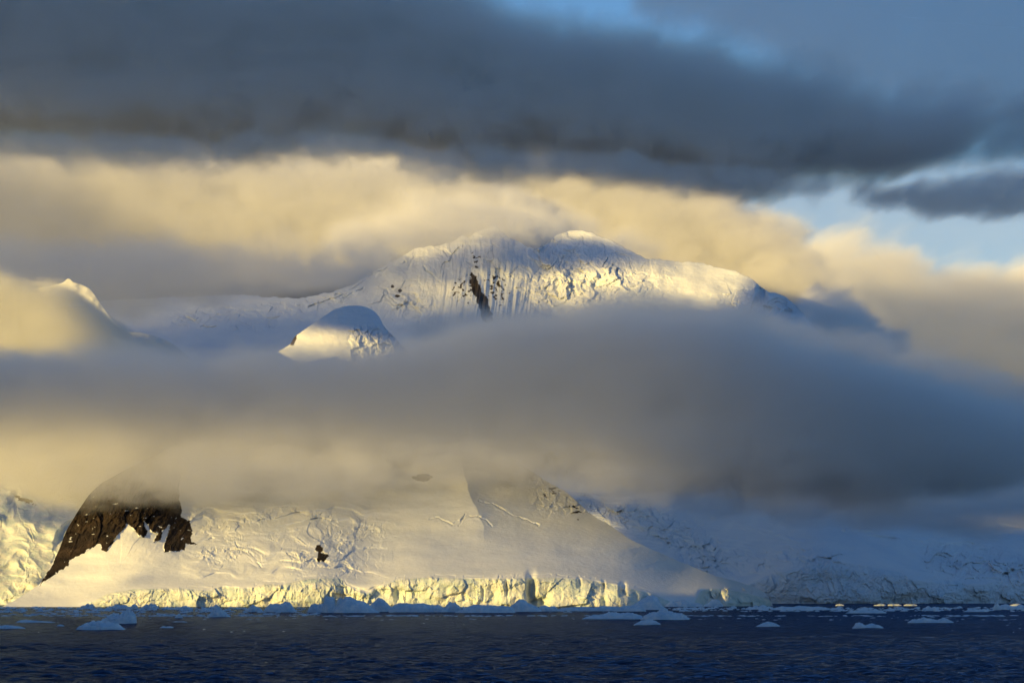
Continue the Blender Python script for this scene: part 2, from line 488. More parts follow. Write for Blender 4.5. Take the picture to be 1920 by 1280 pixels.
# ---- the main massif
MR = scurve([(-800, 745), (-450, 640), (-90, 585), (100, 572), (240, 560), (430, 552), (560, 560), (620, 548), (660, 535), (700, 510), (740, 489), (780, 466), (820, 460), (850, 454), (868, 440), (880, 446),
            (897, 433), (915, 428), (932, 422), (948, 440), (975, 455), (1005, 468), (1020, 462), (1045, 440), (1080, 430), (1110, 436), (1140, 448), (1165, 462), (1210, 484),
            (1260, 489), (1310, 493), (1370, 506), (1405, 520), (1422, 533), (1436, 545), (1470, 554), (1500, 580), (1516, 600), (1560, 650), (1620, 730)], 4)
MC = [[(655, 545), (690, 520), (715, 508), (760, 490)], [(630, 550), (650, 556), (680, 540)], [(580, 575), (610, 566), (650, 552)], [(725, 545), (735, 560), (745, 565)], [(795, 500), (815, 520), (830, 532)], [(375, 612), (405, 612)]]


def massif_depth(x, y):
    m = 1.31
    up = 720 - y
    D = 6650 + m * (up * 1.9 - pos(up - 130, 20) * 0.9)
    D = D + m * 0.3 * pos(620 - x, 60)
    ax = np.interp(y, [420, 470, 520, 640], [932, 915, 895, 905])
    D = D + 0.42 * m * np.abs(x - ax) * sstep(260, 40, np.abs(x - ax)) * sstep(690, 600, y) * 0.8
    D = D + 0.0006 * m * np.maximum(0, x - 1330) ** 2
    rough = gauss(x, y, 930, 500, 130, 90) + 0.9 * gauss(x, y, 1090, 525, 120, 42) + 0.8 * gauss(x, y, 790, 570, 75, 26) + 0.9 * gauss(x, y, 1440, 572, 70, 26)
    rough = np.clip(rough, 0, 1.2)
    wx, wy = x + 20 * fbm(x / 50, y / 50, 3.7, 3), y + 20 * fbm(x / 50, y / 50, 6.7, 3)
    D = D - rough * (20 * ridged(wx / 90, wy / 110, 2.6, 2, 0.4) + (5 + 14 * sstep(970, 1060, x) + 10 * sstep(820, 760, x)) * broken(wx / 44, wy / 34, 26, 4, 0.55))
    D = D - gauss(x, y, 900, 500, 90, 60) * (8 * ridged((x - (y - 430) * 0.1) / 17 + 0.5 * fbm(x / 40, y / 60, 1, 2), y / 210, 8.1, 3))
    D = D - gauss(x, y, 905, 560, 90, 70) * 12 * ridged(x / 13 + y / 90, y / 170, 4.1, 3)
    band = np.exp(-(linedist(x, y, [(340, 600), (440, 588), (560, 578), (640, 556)]) / 16) ** 2) + 0.7 * np.exp(-(linedist(x, y, [(440, 612), (560, 606)]) / 14) ** 2)
    D = D - band * (5 * broken(wx / 36, wy / 16, 56, 3, 0.55))
    D = D + 26 * fbm(x / 130, y / 70, 1.3, 3) * (1 - 0.5 * np.clip(rough, 0, 1)) + 1.6 * fbm(x / 18, y / 8, 7.2, 3)
    edge = sstep(1418, 1436, x) * sstep(552, 536, y)
    D = D + 45 * edge + 60 * np.exp(-np.abs((x - 1428) / 9) ** 3 - np.abs((y - 552) / 12) ** 3)
    for k, ln in enumerate(MC):
        d = linedist(x + 4 * fbm(x / 10, y / 10, 3.1 + k, 2), y + 5 * fbm(x / 12, y / 12, 7.7 + k, 2), ln)
        wk = np.clip(0.5 + 1.2 * fbm(x / 14, y / 14, 2.3 + k, 2), 0.05, 1.2); D = D + 11 * wk * np.exp(-(d / (0.7 + wk)) ** 2) - 2.5 * wk * np.exp(-((d - 4) / 3.0) ** 2)
    return D


V, f, pxf, pyf, bk = relief(-800, 1620, 1.1, 290, lambda x: 760 + 0 * x, MR, massif_depth, jag=3.5, back=((120, -60), (500, -300)))
GUL = [(884, 512), (892, 519), (903, 545), (915, 560), (922, 585), (925, 600), (914, 606), (904, 598), (897, 570), (885, 545), (880, 526)]
qx = pxf + 5 * fbm(pxf / 9, pyf / 12, 2.2, 3); qy = pyf + 5 * fbm(pxf / 8, pyf / 10, 6.2, 3)
rock = inpoly(qx, qy, GUL)
sp = fbm(pxf / 7, pyf / 6, 9.2, 4)
side = np.clip(gauss(pxf, pyf, 868, 540, 26, 26) + gauss(pxf, pyf, 930, 540, 26, 34) + 0.75 * gauss(pxf, pyf, 893, 485, 10, 26), 0, 1)
rock |= (sp > 0.62 - 0.55 * side) & (side > 0.2)
rock |= (np.hypot(pxf - 736, pyf - 537) < 3) | (np.hypot(pxf - 750, pyf - 545) < 3.5) | (np.hypot((pxf - 745) / 2, pyf - 555) < 2.5)
rock &= ~bk
o = bpy.data.objects.new("mountain", None); COL.objects.link(o)
tag(o, "high snowy massif with a dark rocky gully, its summit wrapped in golden mist", "mountain", None, "structure")
submesh("snow_slope", V, f, ~rock, M_SNOWFAR, o)
submesh("rock_face", V, f, rock, M_ROCKFAR, o)

# ---- the still higher wall behind it
BR = scurve([(-800, 635), (-450, 540), (-90, 470), (200, 440), (380, 400), (520, 345), (640, 318), (740, 330), (800, 350), (830, 353), (850, 357), (866, 364), (900, 400), (960, 430), (1040, 440), (1100, 470), (1200, 520)], 8)


def back_depth(x, y):
    m = 1.6
    wx, wy = x + 22 * fbm(x / 50, y / 50, 3.7, 3), y + 22 * fbm(x / 50, y / 50, 6.7, 3)
    D = 8000 + m * 0.9 * (600 - y) + 40 * fbm(x / 120, y / 70, 8.1, 3)
    r = gauss(x, y, 670, 420, 120, 60)
    return D - r * 40 * ridged(wx / 70, wy / 90, 2.1, 4) + 0.3 * m * np.abs(x - 845) * sstep(150, 20, np.abs(x - 845))


V, f, pxf, pyf, bk = relief(-800, 1200, 1.6, 170, lambda x: 640 + 0 * x, BR, back_depth, back=((150, -60), (600, -300)))
sp = fbm(pxf / 10, pyf / 16, 3.2, 4)
side = np.clip(gauss(pxf, pyf, 688, 408, 30, 48) + 0.8 * gauss(pxf, pyf, 588, 390, 9, 28) + 0.6 * gauss(pxf, pyf, 690, 452, 50, 14), 0, 1)
rock = (sp > 0.5 - 0.6 * side) & (side > 0.25) & ~bk
o = bpy.data.objects.new("mountain", None); COL.objects.link(o)
tag(o, "tallest snow wall with reddish rock ribs, faint in the mist behind the massif", "mountain", None, "structure")
submesh("snow_slope", V, f, ~rock, M_SNOWFAR, o)
submesh("rock_face", V, f, rock, M_ROCKFAR, o)

# ---- the small dome in front of it
DR = scurve([(520, 660), (545, 645), (552, 631), (575, 615), (600, 598), (625, 581), (645, 574), (665, 572), (685, 575), (702, 583), (713, 596), (716, 606), (722, 614), (735, 628), (748, 641), (775, 668)], 3)


def dome_depth(x, y):
    m = 1.16
    D = 6150 + m * 1.35 * (690 - y) + 0.012 * m * (x - 640) ** 2 * 0.35
    s = sstep(648, 664, x) * sstep(606, 616, y)
    wx = x + 8 * fbm(x / 20, y / 20, 2, 2)
    D = D - s * 12 * broken(wx / 26, y / 26, 11, 3) + 6 * fbm(x / 50, y / 25, 2.2, 3) + 0.9 * fbm(x / 9, y / 6, 3, 3)
    return D + 0.8 * m * np.maximum(0, x - np.interp(y, [572, 600, 645], [690, 712, 745]) + 14)


V, f, pxf, pyf, bk = relief(510, 790, 0.8, 170, lambda x: 740 + 0 * x, DR, dome_depth, back=((60, -25), (250, -200)))
rock = (inpoly(pxf + 2 * fbm(pxf / 4, pyf / 4, 1, 2), pyf, [(544, 646), (548, 630), (556, 625), (556, 634), (550, 648)])) & ~bk
o = bpy.data.objects.new("mountain", None); COL.objects.link(o)
tag(o, "small rounded snow dome with sunlit lower face poking above the cloud band", "mountain", None, "structure")
submesh("snow_slope", V, f, ~rock, M_SNOWFAR, o)
submesh("rock_face", V, f, rock, M_ROCKFAR, o)

# ---- the misty ridge at the left edge
LR = scurve([(-700, 750), (-450, 600), (-200, 480), (-90, 470), (-30, 505), (30, 530), (70, 540), (105, 534), (122, 528), (129, 518), (134, 528), (150, 532), (168, 540), (180, 556), (190, 572), (205, 592), (222, 610), (240, 622), (262, 623), (285, 628), (310, 637), (330, 648), (380, 690)], 4)


def left_depth(x, y):
    m = 1.03
    D = 5450 + m * 1.1 * (720 - y) + 0.5 * m * pos(x - 140, 12) + 14 * fbm(x / 60, y / 40, 2.9, 3)
    return D - gauss(x, y, 65, 648, 45, 18) * 10 * broken(x / 20, y / 16, 13, 3)


V, f, pxf, pyf, bk = relief(-700, 380, 1.2, 150, lambda x: 760 + 0 * x, LR, left_depth, back=((60, -25), (250, -200)))
o = mesh_obj("mountain", V, f, M_SNOWFAR)
tag(o, "misty snow ridge with a tiny sharp peak at the left edge of the photo", "mountain", None, "structure")

# ------------------------------------------------------------------ sea
def sea_mat():
    t = NT("sea_water"); g = t.n("NewGeometry").outputs["Position"]
    n = t.noise(t.stretch(g, 0.6, 1, 1), 0.8, 5, 0.65)
    n2 = t.noise(t.stretch(g, 0.5, 1, 1), 0.16, 4, 0.6)
    h = t.math('ADD', t.math('MULTIPLY', n, 0.45), t.math('MULTIPLY', n2, 1.6))
    bp = t.n("Bump"); bp.inputs["Strength"].default_value = 1.0; bp.inputs["Distance"].default_value = 1.0
    t.l(h, bp.inputs["Height"])
    # wind-roughened water: deep blue body under a partial, steep-facet reflection
    df = t.n("BsdfDiffuse"); df.inputs["Color"].default_value = (0.003, 0.011, 0.031, 1)
    gl = t.n("BsdfGlossy"); gl.inputs["Roughness"].default_value = 0.07; gl.inputs["Color"].default_value = (0.46, 0.64, 1, 1)
    fr = t.n("Fresnel"); fr.inputs["IOR"].default_value = 1.33
    for q in (df, gl, fr): t.l(bp.outputs[0], q.inputs["Normal"])
    mx = t.n("MixShader"); t.l(t.rng(fr.outputs[0], 0.1, 0.9, 0.01, 0.46), mx.inputs[0])
    t.l(df.outputs[0], mx.inputs[1]); t.l(gl.outputs[0], mx.inputs[2]); t.l(mx.outputs[0], t.out.inputs["Surface"])
    return t.m


def make_sea():
    ys = [200.0]
    while ys[-1] < 3200: ys.append(ys[-1] + Q * max(0.8, (ys[-1] / 800.0) ** 1.7 * 1.0))
    ys = np.array(ys)
    u = np.linspace(-1, 1, int(1150 / Q))
    X = (u + 0.9 * np.sign(u) * np.abs(u) ** 7)[None, :] * (ys[:, None] * 0.20 + 14)
    Y = np.broadcast_to(ys[:, None], X.shape)
    Z = np.zeros(X.shape)
    rg = np.random.default_rng(3)
    for L, a, n in ((16, 0.10, 7), (8, 0.20, 12), (4.5, 0.25, 16), (2.6, 0.19, 16), (1.5, 0.07, 12)):
        for i in range(n):
            th = rg.normal(math.radians(255), 0.5); k = 2 * math.pi / (L * rg.uniform(0.7, 1.4))
            fade = np.clip(1 - (Y / (L * 130.0)) ** 2, 0, 1)
            ph = k * (X * math.cos(th) + Y * math.sin(th)) + rg.uniform(0, 6.28)
            s_ = np.sin(ph)
            Z = Z + a / math.sqrt(n) * 1.6 * fade * (1 - 2 * np.abs(np.sin(ph / 2)) if L < 10 else s_)
    Z = Z * (1 + 0.6 * fbm(X / 60, Y / 110, 0.7, 2))
    edge = sstep(1.0, 0.985, np.abs(u))[None, :] * sstep(3200, 2800, Y) * sstep(200, 210, Y)
    Z = Z * edge - 0.4 * (1 - edge)
    V = np.stack([X, Y, Z], -1)
    o = mesh_obj("sea", V, grid_faces(*X.shape), M_SEA)
    # the calm far water and the water to the sides, 4 cm lower, out to the horizon
    R = 90000.0
    w = mesh_obj("sea", np.array([(-R, -R, -0.3), (R, -R, -0.3), (R, R, -0.3), (-R, R, -0.3)]), np.array([[0, 1, 2, 3]]), M_SEA)
    for q in (o, w): tag(q, kind="structure")
    tag(o, "dark navy choppy sea filling the foreground", "sea"); tag(w, "open water reaching beyond the choppy foreground", "sea")


M_SEA = sea_mat()
make_sea()

# ------------------------------------------------------------------ drifting ice
def berg(label, l, r, base, prof, D=None, deep=0.7, rough=0.25, seed=0, name="iceberg", cat="iceberg", facet=3.0, group="icebergs drifting off the ice cliff"):
    """one piece of floating ice; prof = heights in photo pixels along its length, l..r its ends"""
    D = D or F * CAMH / (base - 1118.0)
    m = D / F
    w = (r - l) * m
    hm = max(prof) * m
    nx, ny = max(24, min(90, int((r - l) * 1.3))), 20
    u = np.linspace(0, 1, nx); v = np.linspace(-1, 1, ny)
    U, Vv = np.meshgrid(u, v)
    k = np.linspace(0, 1, len(prof))
    h = np.interp(U + 0.035 * fbm(U * 7, Vv * 2, seed * 1.7, 2), k, prof) * m
    cross = np.clip(1 - np.abs(Vv) ** 2.6, 0, 1) ** 0.55
    dy = deep * min(w, 5 * hm + 6) * 0.5
    Xw = ((l + (r - l) * U) - CX) * m
    half = dy * (0.35 + 0.65 * np.sqrt(np.clip(1 - (2 * U - 1) ** 2, 0, 1)))
    Yw = D + Vv * half + dy * 0.3 * fbm(U * 4, Vv * 0, seed + .5, 2)
    sc_ = facet / max(w, 1e-3) * (w / hm) ** 0.5
    Zw = h * cross * (1 + rough * ridged((Xw - Xw.min()) * sc_, Vv * 1.6, seed + .3, 3)) / (1 + 0.55 * rough)
    Zw = Zw + 0.10 * rough * hm * fbm(Xw / (0.12 * hm + .3), Vv * 6, seed + .9, 3) * cross
    Zw = np.where((np.abs(Vv) > 0.999) | (U < 1e-6) | (U > 1 - 1e-6), -1.0, np.maximum(Zw, -0.2))
    V = np.stack([Xw, Yw, Zw], -1)
    f = grid_faces(ny, nx)
    c = np.array([Xw.mean(), D, 0])
    o = mesh_obj(name, V - c, f, M_BERG, smooth=rough < 0.2)
    o.location = c
    return tag(o, label, cat, group)


FL = dict(name="ice_floe", cat="ice floe", group="low ice floes in the open water", rough=0.6)
BERGS = [
    # nearest, in open water
    ("scalloped low white floe, nearest the viewer on the left", 141, 235, 1180, [0, 4, 8, 9, 11, 13, 12, 13, 12, 11, 10, 8, 4, 1], None, FL),
    ("humped floe right behind the scalloped floe, its right end highest", 187, 256, 1168, [0, 7, 11, 14, 14, 12, 16, 18.5, 17, 8], None, FL),
    ("long thin flat floe left of the humped floe", 29, 104, 1166.5, [0, 3.5, 4, 3, 2.5, 2, 1.5, 0.5], None, FL),
    ("flat floe cut by the left edge of the photo, above the scalloped floe's waterline", -12, 47, 1178, [3, 4, 5, 5, 4, 3, 1], None, FL),
    ("tiny floe between the thin flat floe and the scalloped floe", 105, 121, 1173.5, [0, 2, 2.8, 2, 1], None, FL),
    ("thin sliver of ice alone right of the scalloped floe", 299, 326, 1176.5, [0, 2.6, 2, 2.4, 1], None, FL),
    ("very thin sliver of ice above the lone sliver", 322, 352, 1166, [0, 1.6, 1.2, 1.5, 0.4], None, FL),
    ("small pale lump of ice on the foam line, left of the broad mound", 327, 343, 1158, [0, 4, 6, 5, 1], None, FL),
    ("broad pale ice mound on the foam line left of centre", 388, 433, 1156, [0, 4, 9, 12, 13, 11, 7, 3, 1], None, FL),
    ("wide pale flat floe right of centre, joined to a bumpy one", 1090, 1206, 1160, [0, 3, 6, 6, 7, 10, 9, 8, 9, 9, 6, 3], None, FL),
    ("bumpy white floe at the right end of the wide flat one", 1200, 1293, 1161, [0, 5, 8, 11, 10, 14, 15, 12, 11, 9, 9, 6, 2], None, FL),
    ("smooth low grey floe in front of the bumpy floe", 1187, 1239, 1171, [0, 3, 6, 7, 7.5, 7, 5, 1], None, FL),
    ("smooth low floe alone, halfway between the bumpy floe and the two lumped floe", 1417, 1463, 1174, [0, 3, 5.5, 7, 6, 4, 1], None, FL),
    ("floe with two lumps, lowest of the floes on the right", 1598, 1656, 1177, [0, 7, 8, 5, 5, 7, 5, 4, 1], None, FL),
    ("long floe of three low lumps near the right edge", 1702, 1788, 1167, [0, 5, 5, 8, 6, 5, 4, 7, 5, 1], None, FL),
    ("flat pale floe lying before the right glacier's ice front", 1585, 1662, 1149, [0, 3, 4.5, 6, 4, 5, 4, 1], None, FL),
    ("low floe near the right edge, under the glacier's paler end", 1806, 1852, 1146.5, [0, 3, 4, 3, 4, 1], None, FL),
    # the row under the cliff
    ("double humped blue berg at the left end of the row under the cliff", 206, 244, 1141.5, [0, 5, 7.5, 8, 6, 7, 7.5, 5, 1], None, {}),
    ("round little blue berg beside the double humped berg", 244, 260, 1141, [0, 6, 8, 8, 6, 1], None, {}),
    ("jagged small blue berg with pointed bits right of the round little berg", 266, 299, 1141, [0, 5, 8, 6, 10, 7, 8, 5, 1], None, {}),
    ("low rounded berg halfway between the jagged berg and the small tooth", 328, 362, 1143, [0, 4, 6, 7, 5, 2], None, {}),
    ("small tooth of ice under the left cliff", 394, 414, 1142, [0, 4, 9, 6, 2], None, {}),
    ("low triangular berg left of the flat topped berg", 455, 494, 1146, [0, 4, 7, 12, 8, 6, 1], None, {}),
    ("flat topped blue berg with a rounded knob at its right end", 494, 556, 1147, [0, 9, 14, 13, 14, 14, 17, 16, 9, 2], None, {}),
    ("low wide blue slab standing left of the square block", 576, 612, 1147.5, [1, 13, 14, 13, 14, 12], None, {}),
    ("square upright block of blue ice under the cliff", 604, 631, 1148, [0, 27, 28.5, 28, 28, 27, 3], None, dict(deep=1.2, rough=0.1)),
    ("small dark blue berg between the square block and the wedge", 628, 652, 1146.5, [2, 18, 23, 22, 18, 8], None, {}),
    ("large pale wedge shaped berg with a sharp left peak", 622, 712, 1148, [0, 8, 17, 27.5, 27, 23, 20, 18, 12, 6, 1], None, dict(rough=0.12, deep=1.0)),
    ("pointed blue berg behind the right end of the wedge", 688, 738, 1146, [2, 12, 17, 22, 20, 15, 10, 3], None, {}),
    ("long low tabular berg right of the pointed berg", 728, 842, 1147, [3, 11, 14, 15, 14, 13, 14, 14, 12, 11, 12, 8, 2], None, {}),
    ("lumpy blue berg at the right end of the long tabular berg", 832, 866, 1147, [2, 12, 17, 16, 15, 11, 3], None, {}),
    ("pale flat berg left of the cone shaped berg", 852, 966, 1148, [0, 5, 10, 14, 14, 13, 13, 12, 12, 11, 5], None, dict(rough=0.12)),
    ("cone shaped blue berg under the middle of the cliff", 948, 1016, 1146, [1, 9, 15, 21, 20, 15, 11, 8, 2], None, dict(rough=0.16)),
    ("low ragged berg hugging the right foot of the cone shaped berg", 1006, 1046, 1145.5, [2, 9, 10, 7, 9, 4], None, {}),
    ("long thin slab of ice right of the ragged berg", 1040, 1172, 1145, [1, 5, 6, 7, 7, 6, 8, 8, 7, 3], None, {}),
    ("streaked grey berg in front of the sail shaped berg", 1150, 1212, 1145.5, [1, 5, 8, 9, 9, 9, 7, 5, 1], None, {}),
    ("sail shaped blue berg with a smooth steep right side", 1172, 1250, 1142.5, [0, 6, 10, 15, 20, 25, 26, 22, 7, 1], None, dict(rough=0.08, deep=1.1)),
    ("sunlit low ice ridge beside the ice cave", 1246, 1318, 1137.5, [1, 6, 9, 9, 11, 10, 8, 6, 5, 3], 3490, {}),
    ("sunlit white block with sharp facets at the mouth of the ice cave", 1318, 1356, 1137.5, [1, 4, 6, 10, 13, 11, 8, 1], 3490, dict(rough=0.35)),
    ("jumbled pale berg off the headland's nose", 1398, 1442, 1142, [1, 5, 4, 7, 4, 8, 6, 2], None, {}),
    ("long jumbled strip of pale ice right of the headland's nose", 1444, 1556, 1143, [1, 4, 6, 5, 5, 7, 6, 5, 6, 4, 1], None, {}),
    ("small spiky pale berg in front of the right glacier", 1728, 1764, 1144.5, [1, 5, 8, 5, 7, 4, 1], None, {}),
    ("narrow upright berg near the right edge", 1861, 1877, 1143, [2, 9, 14, 9, 2], None, {}),
    ("broad low berg at the right edge, behind the narrow upright one", 1868, 1930, 1142, [2, 7, 9, 6, 5, 8, 6, 5], None, {}),
    ("thin sunlit strip of ice below the glacier, first right of the headland", 1566, 1583, 1134.6, [1, 3, 3, 1], 3850, dict(rough=0.15)),
    ("sunlit strip of ice below the glacier, left neighbour of the longest strip", 1638, 1662, 1134.6, [1, 2, 3.4, 3, 1], 3850, dict(rough=0.15)),
    ("longest sunlit strip of ice below the glacier front", 1664, 1691, 1134.6, [2, 3, 3, 3, 1], 3850, dict(rough=0.15)),
    ("sunlit strip of ice right of the longest strip", 1694, 1720, 1134.6, [1, 3, 2.6, 3, 1], 3850, dict(rough=0.15)),
    ("bright sunlit scrap of ice at the far right under the glacier", 1893, 1917, 1134.6, [1, 3, 4, 1], 3800, dict(rough=0.15)),
    ("bright white scraps of ice at the water's edge below the snow tongue", 151, 178, 1138.6, [1, 3, 2.4, 6, 4, 5, 1], 3290, dict(rough=0.35)),
]
for i, (lb, l, r, b_, pr, D_, kw) in enumerate(BERGS): berg(lb, l, r, b_, pr, D_, seed=i + 1, **kw)


def brash():
    """countless small lumps of ice in the belt below the cliff and in two thin drift lines"""
    rg = np.random.default_rng(11)
    px, py, w, h = [], [], [], []

    def band(n, x0, x1, y0, y1, w0, w1, h0, h1):
        for _ in range(n):
            x = rg.uniform(x0, x1)
            if perlin(x / 60.0, y0 * 1.3, 0.5) < rg.uniform(-0.5, 0.3): continue
            px.append(x); py.append(rg.uniform(y0, y1)); a = rg.uniform(0, 1) ** 2; w.append(w0 + (w1 - w0) * a); h.append(h0 + (h1 - h0) * a * rg.uniform(.6, 1))
    band(900, -20, 1940, 1138.6, 1142.5, 3, 16, 0.8, 4)
    band(420, -20, 560, 1142, 1148.5, 4, 20, 0.8, 3.4)
    band(420, 1240, 1940, 1140, 1146, 4, 18, 0.8, 3.8)
    band(160, 500, 1260, 1143, 1148, 4, 14, 0.6, 2)
    band(700, -20, 1940, 1153.3, 1155.2, 4, 20, 0.5, 2.0)
    band(200, -20, 600, 1150, 1154, 4, 20, 0.6, 2.4)
    band(130, -20, 1940, 1157, 1162, 3, 14, 0.4, 1.2)
    band(50, -20, 1940, 1163, 1185, 3, 9, 0.3, 0.9)
    v8 = np.linspace(0, 2 * math.pi, 9)[:-1]
    VV, FF = [], []
    ring = grid_faces(3, 8, wrap=True)
    for x, y, ww, hh in zip(px, py, w, h):
        D = F * CAMH / (y - 1118); m = D / F
        n = sum(map(len, VV))
        for q, (rad, z) in enumerate(((1.0, -0.4), (0.72, 0.62 * hh * m), (0.2, hh * m))):
            j = rg.uniform(0.75, 1.2, 8)
            VV.append(np.stack([(x - CX) * m + 0.5 * ww * m * rad * j * np.cos(v8), D + 0.4 * ww * m * rad * j * np.sin(v8), z * rg.uniform(.7, 1.1, 8)], -1))
        FF.append(ring + n); FF.append(np.array([[16, 17, 18, 19], [16, 19, 20, 23], [20, 21, 22, 23]]) + n)
    o = mesh_obj("brash_ice", np.concatenate(VV), np.concatenate(FF), M_BERG, smooth=False)
    tag(o, "belt of small broken brash ice floating below the ice cliff", "brash ice", None, "stuff")


brash()


# ------------------------------------------------------------------ clouds: lofted hulls filled with a soft-edged volume
def cloud(name, label, Y0, hd, top, bot, ts, bs, dens, amp=18, L=90, modL=120, er=1.8, ew=0.9, color=0.99, g=-0.4, xs=60, rate=0.6, smoothw=24, kind="thing", det=3, zs=2.0, ysoft=0.4, ro=0.64, dist=0.4, ystr=0.13):
    m = Y0 / F
    top, bot = list(top), list(bot)
    w0 = (top[-1][0] - top[0][0]) * m
    if top[0][0] == -120: top.insert(0, (-950, top[0][1] + 60)); bot.insert(0, (-950, bot[0][1] - 40))
    if top[-1][0] == 2040: top.append((2900, top[-1][1] + 60)); bot.append((2900, bot[-1][1] - 40))
    p0, p1 = top[0][0], top[-1][0]
    x0, x1 = (300 if p0 == -950 else xs), (300 if p1 == 2900 else xs)
    rate *= (w0 + 1000) / ((p1 - p0) * m + 1000)
    X = lambda p: (p - CX) * m
    Z = lambda p: CAMH + (HY - p) * m
    T, B = smooth(top, smoothw), smooth(bot, smoothw)
    px = np.linspace(p0, p1, 60)
    zt, zb = Z(T(px)) + amp * m * 0.8, Z(B(px)) - amp * m * 0.8
    zt = np.maximum(zt, zb + 4)
    xx = X(px)
    ring = []
    for yy, a in ((-1, .18), (-.82, 0), (.82, 0), (1, .18)): ring.append(np.stack([xx, xx * 0 + Y0 + yy * hd, zt - a * (zt - zb)], -1))
    for yy, a in ((1, .18), (.82, 0), (-.82, 0), (-1, .18)): ring.append(np.stack([xx, xx * 0 + Y0 + yy * hd, zb + a * (zt - zb)], -1))
    V = np.array(ring).transpose(1, 0, 2)           # columns x 8 ring points
    nc = V.shape[0]
    f = grid_faces(nc, 8, wrap=True)
    V = V.reshape(-1, 3)
    caps = [[0, 1, 2, 7], [2, 3, 6, 7], [3, 4, 5, 6]]
    e = (nc - 1) * 8
    f = np.concatenate([f, np.array(caps)[:, ::-1], np.array(caps) + e])
    tri = V[f]
    tri = tri - V.mean(0)
    if sum((np.cross(tri[:, i], tri[:, j]) * tri[:, 0]).sum() for i, j in ((1, 2), (2, 3))) < 0: f = f[:, ::-1]      # normals outward
    t = NT(name + "_vapour")
    P = t.n("NewGeometry").outputs["Position"]
    sep = t.n("SeparateXYZ"); t.l(P, sep.inputs[0])
    x, y, z = sep.outputs
    n1 = t.noise(t.stretch(P, 1, ystr, zs), 1 / (L * m), det, ro, dist)
    zz = t.math('MULTIPLY_ADD', t.math('SUBTRACT', n1, 0.5), 2.6 * amp * m, z)
    xn = t.rng(x, float(X(p0)), float(X(p1)), 0.0, 1.0, False)
    z0, z1 = float(min(zb.min(), zt.min())) - 5, float(max(zt.max(), zb.max())) + 5

    def fc(fun):
        nd = t.n("FloatCurve"); c = nd.mapping.curves[0]
        q = np.linspace(p0, p1, 40)
        while len(c.points) < len(q): c.points.new(0.5, 0.5)
        for pt, a, b_ in zip(c.points, np.linspace(0, 1, 40), (Z(fun(q)) - z0) / (z1 - z0)): pt.location = (float(a), float(b_))
        nd.mapping.update()
        t.l(xn, nd.inputs["Value"])
        return t.math('MULTIPLY_ADD', nd.outputs[0], z1 - z0, z0)
    zt_, zb_ = fc(T), fc(B)
    a = t.rng(zz, t.math('SUBTRACT', zt_, ts * m), zt_, 1.0, 0.0)
    b_ = t.rng(zz, zb_, t.math('ADD', zb_, bs * m), 0.0, 1.0)
    yd = t.math('ABSOLUTE', t.math('SUBTRACT', y, Y0))
    yp = t.rng(yd, hd * (1 - ysoft), hd, 1.0, 0.0)
    xe = t.math('MULTIPLY', t.rng(x, float(X(p0)), float(X(p0 + x0)), 0.0, 1.0), t.rng(x, float(X(p1 - x1)), float(X(p1)), 1.0, 0.0))
    n2 = t.noise(t.stretch(P, 1, ystr, zs * 0.8), 1 / (modL * m), det + 1, ro)
    A = t.math('MULTIPLY', t.math('MULTIPLY', a, b_), t.math('MULTIPLY', yp, xe))
    body = t.rng(t.math('MULTIPLY_ADD', t.math('SUBTRACT', n2, 0.5), er, A), 0.05, 0.05 + ew, 0.0, 1.0)      # torn, eroded edges
    d = t.math('MULTIPLY', t.math('MULTIPLY', body, A), dens)
    v = t.n("VolumeScatter")
    v.inputs["Color"].default_value = (color, color, color, 1) if isinstance(color, float) else (*color, 1)
    v.inputs["Anisotropy"].default_value = g
    t.l(d, v.inputs["Density"])
    t.l(v.outputs[0], t.out.inputs["Volume"])
    t.m.cycles.volume_step_rate = rate; t.m.cycles.volume_sampling = 'DISTANCE'
    o = mesh_obj(name, V, f, t.m, smooth=False)
    return tag(o, label, "cloud", None, kind)


cloud("cloud_bank", "long grey brown cloud band lying across the middle of the mountain", 3780, 250,
      [(-120, 640), (0, 636), (150, 628), (300, 622), (450, 628), (560, 628), (660, 626), (750, 610), (900, 570), (1050, 552), (1150, 540), (1300, 558), (1500, 600), (1700, 660), (1920, 740), (2040, 800)],
      [(-120, 925), (0, 975), (120, 1010), (200, 1025), (330, 1020), (450, 1000), (560, 995), (700, 975), (800, 955), (860, 940), (950, 945), (1050, 960), (1200, 985), (1400, 1000), (1600, 1005), (1750, 1000), (1920, 975), (2040, 920)],
      100, 160, 0.024, amp=26, L=200, modL=150, det=5, er=1.35, ro=0.66)
cloud("cloud_bank", "broad slate blue storm cloud spanning the top of the sky", 5000, 330,
      [(-120, -160), (600, -120), (900, -60), (1000, -10), (1150, 15), (1300, 40), (1420, 80), (1550, 100), (1700, 135), (1800, 140), (1920, 150), (2040, 150)],
      [(-120, 285), (0, 285), (150, 300), (300, 305), (450, 315), (550, 300), (620, 290), (700, 300), (800, 330), (900, 342), (1000, 330), (1100, 336), (1200, 362), (1330, 380), (1450, 382), (1560, 362), (1700, 342), (1800, 332), (1920, 330), (2040, 330)],
      150, 100, 0.024, amp=44, L=190, modL=140, det=5, er=1.9, color=(0.86, 0.89, 1.0))
cloud("cloud_bank", "golden cloud wrapped round the summit, behind the massif", 8900, 450,
      [(-120, 250), (0, 225), (500, 205), (800, 215), (1000, 225), (1150, 240), (1300, 285), (1420, 350), (1500, 405), (1560, 490), (1640, 570), (1700, 630)],
      [(-120, 700), (1600, 690), (1700, 680)],
      110, 30, 0.016, amp=50, L=150, modL=130, det=4, er=2.0)
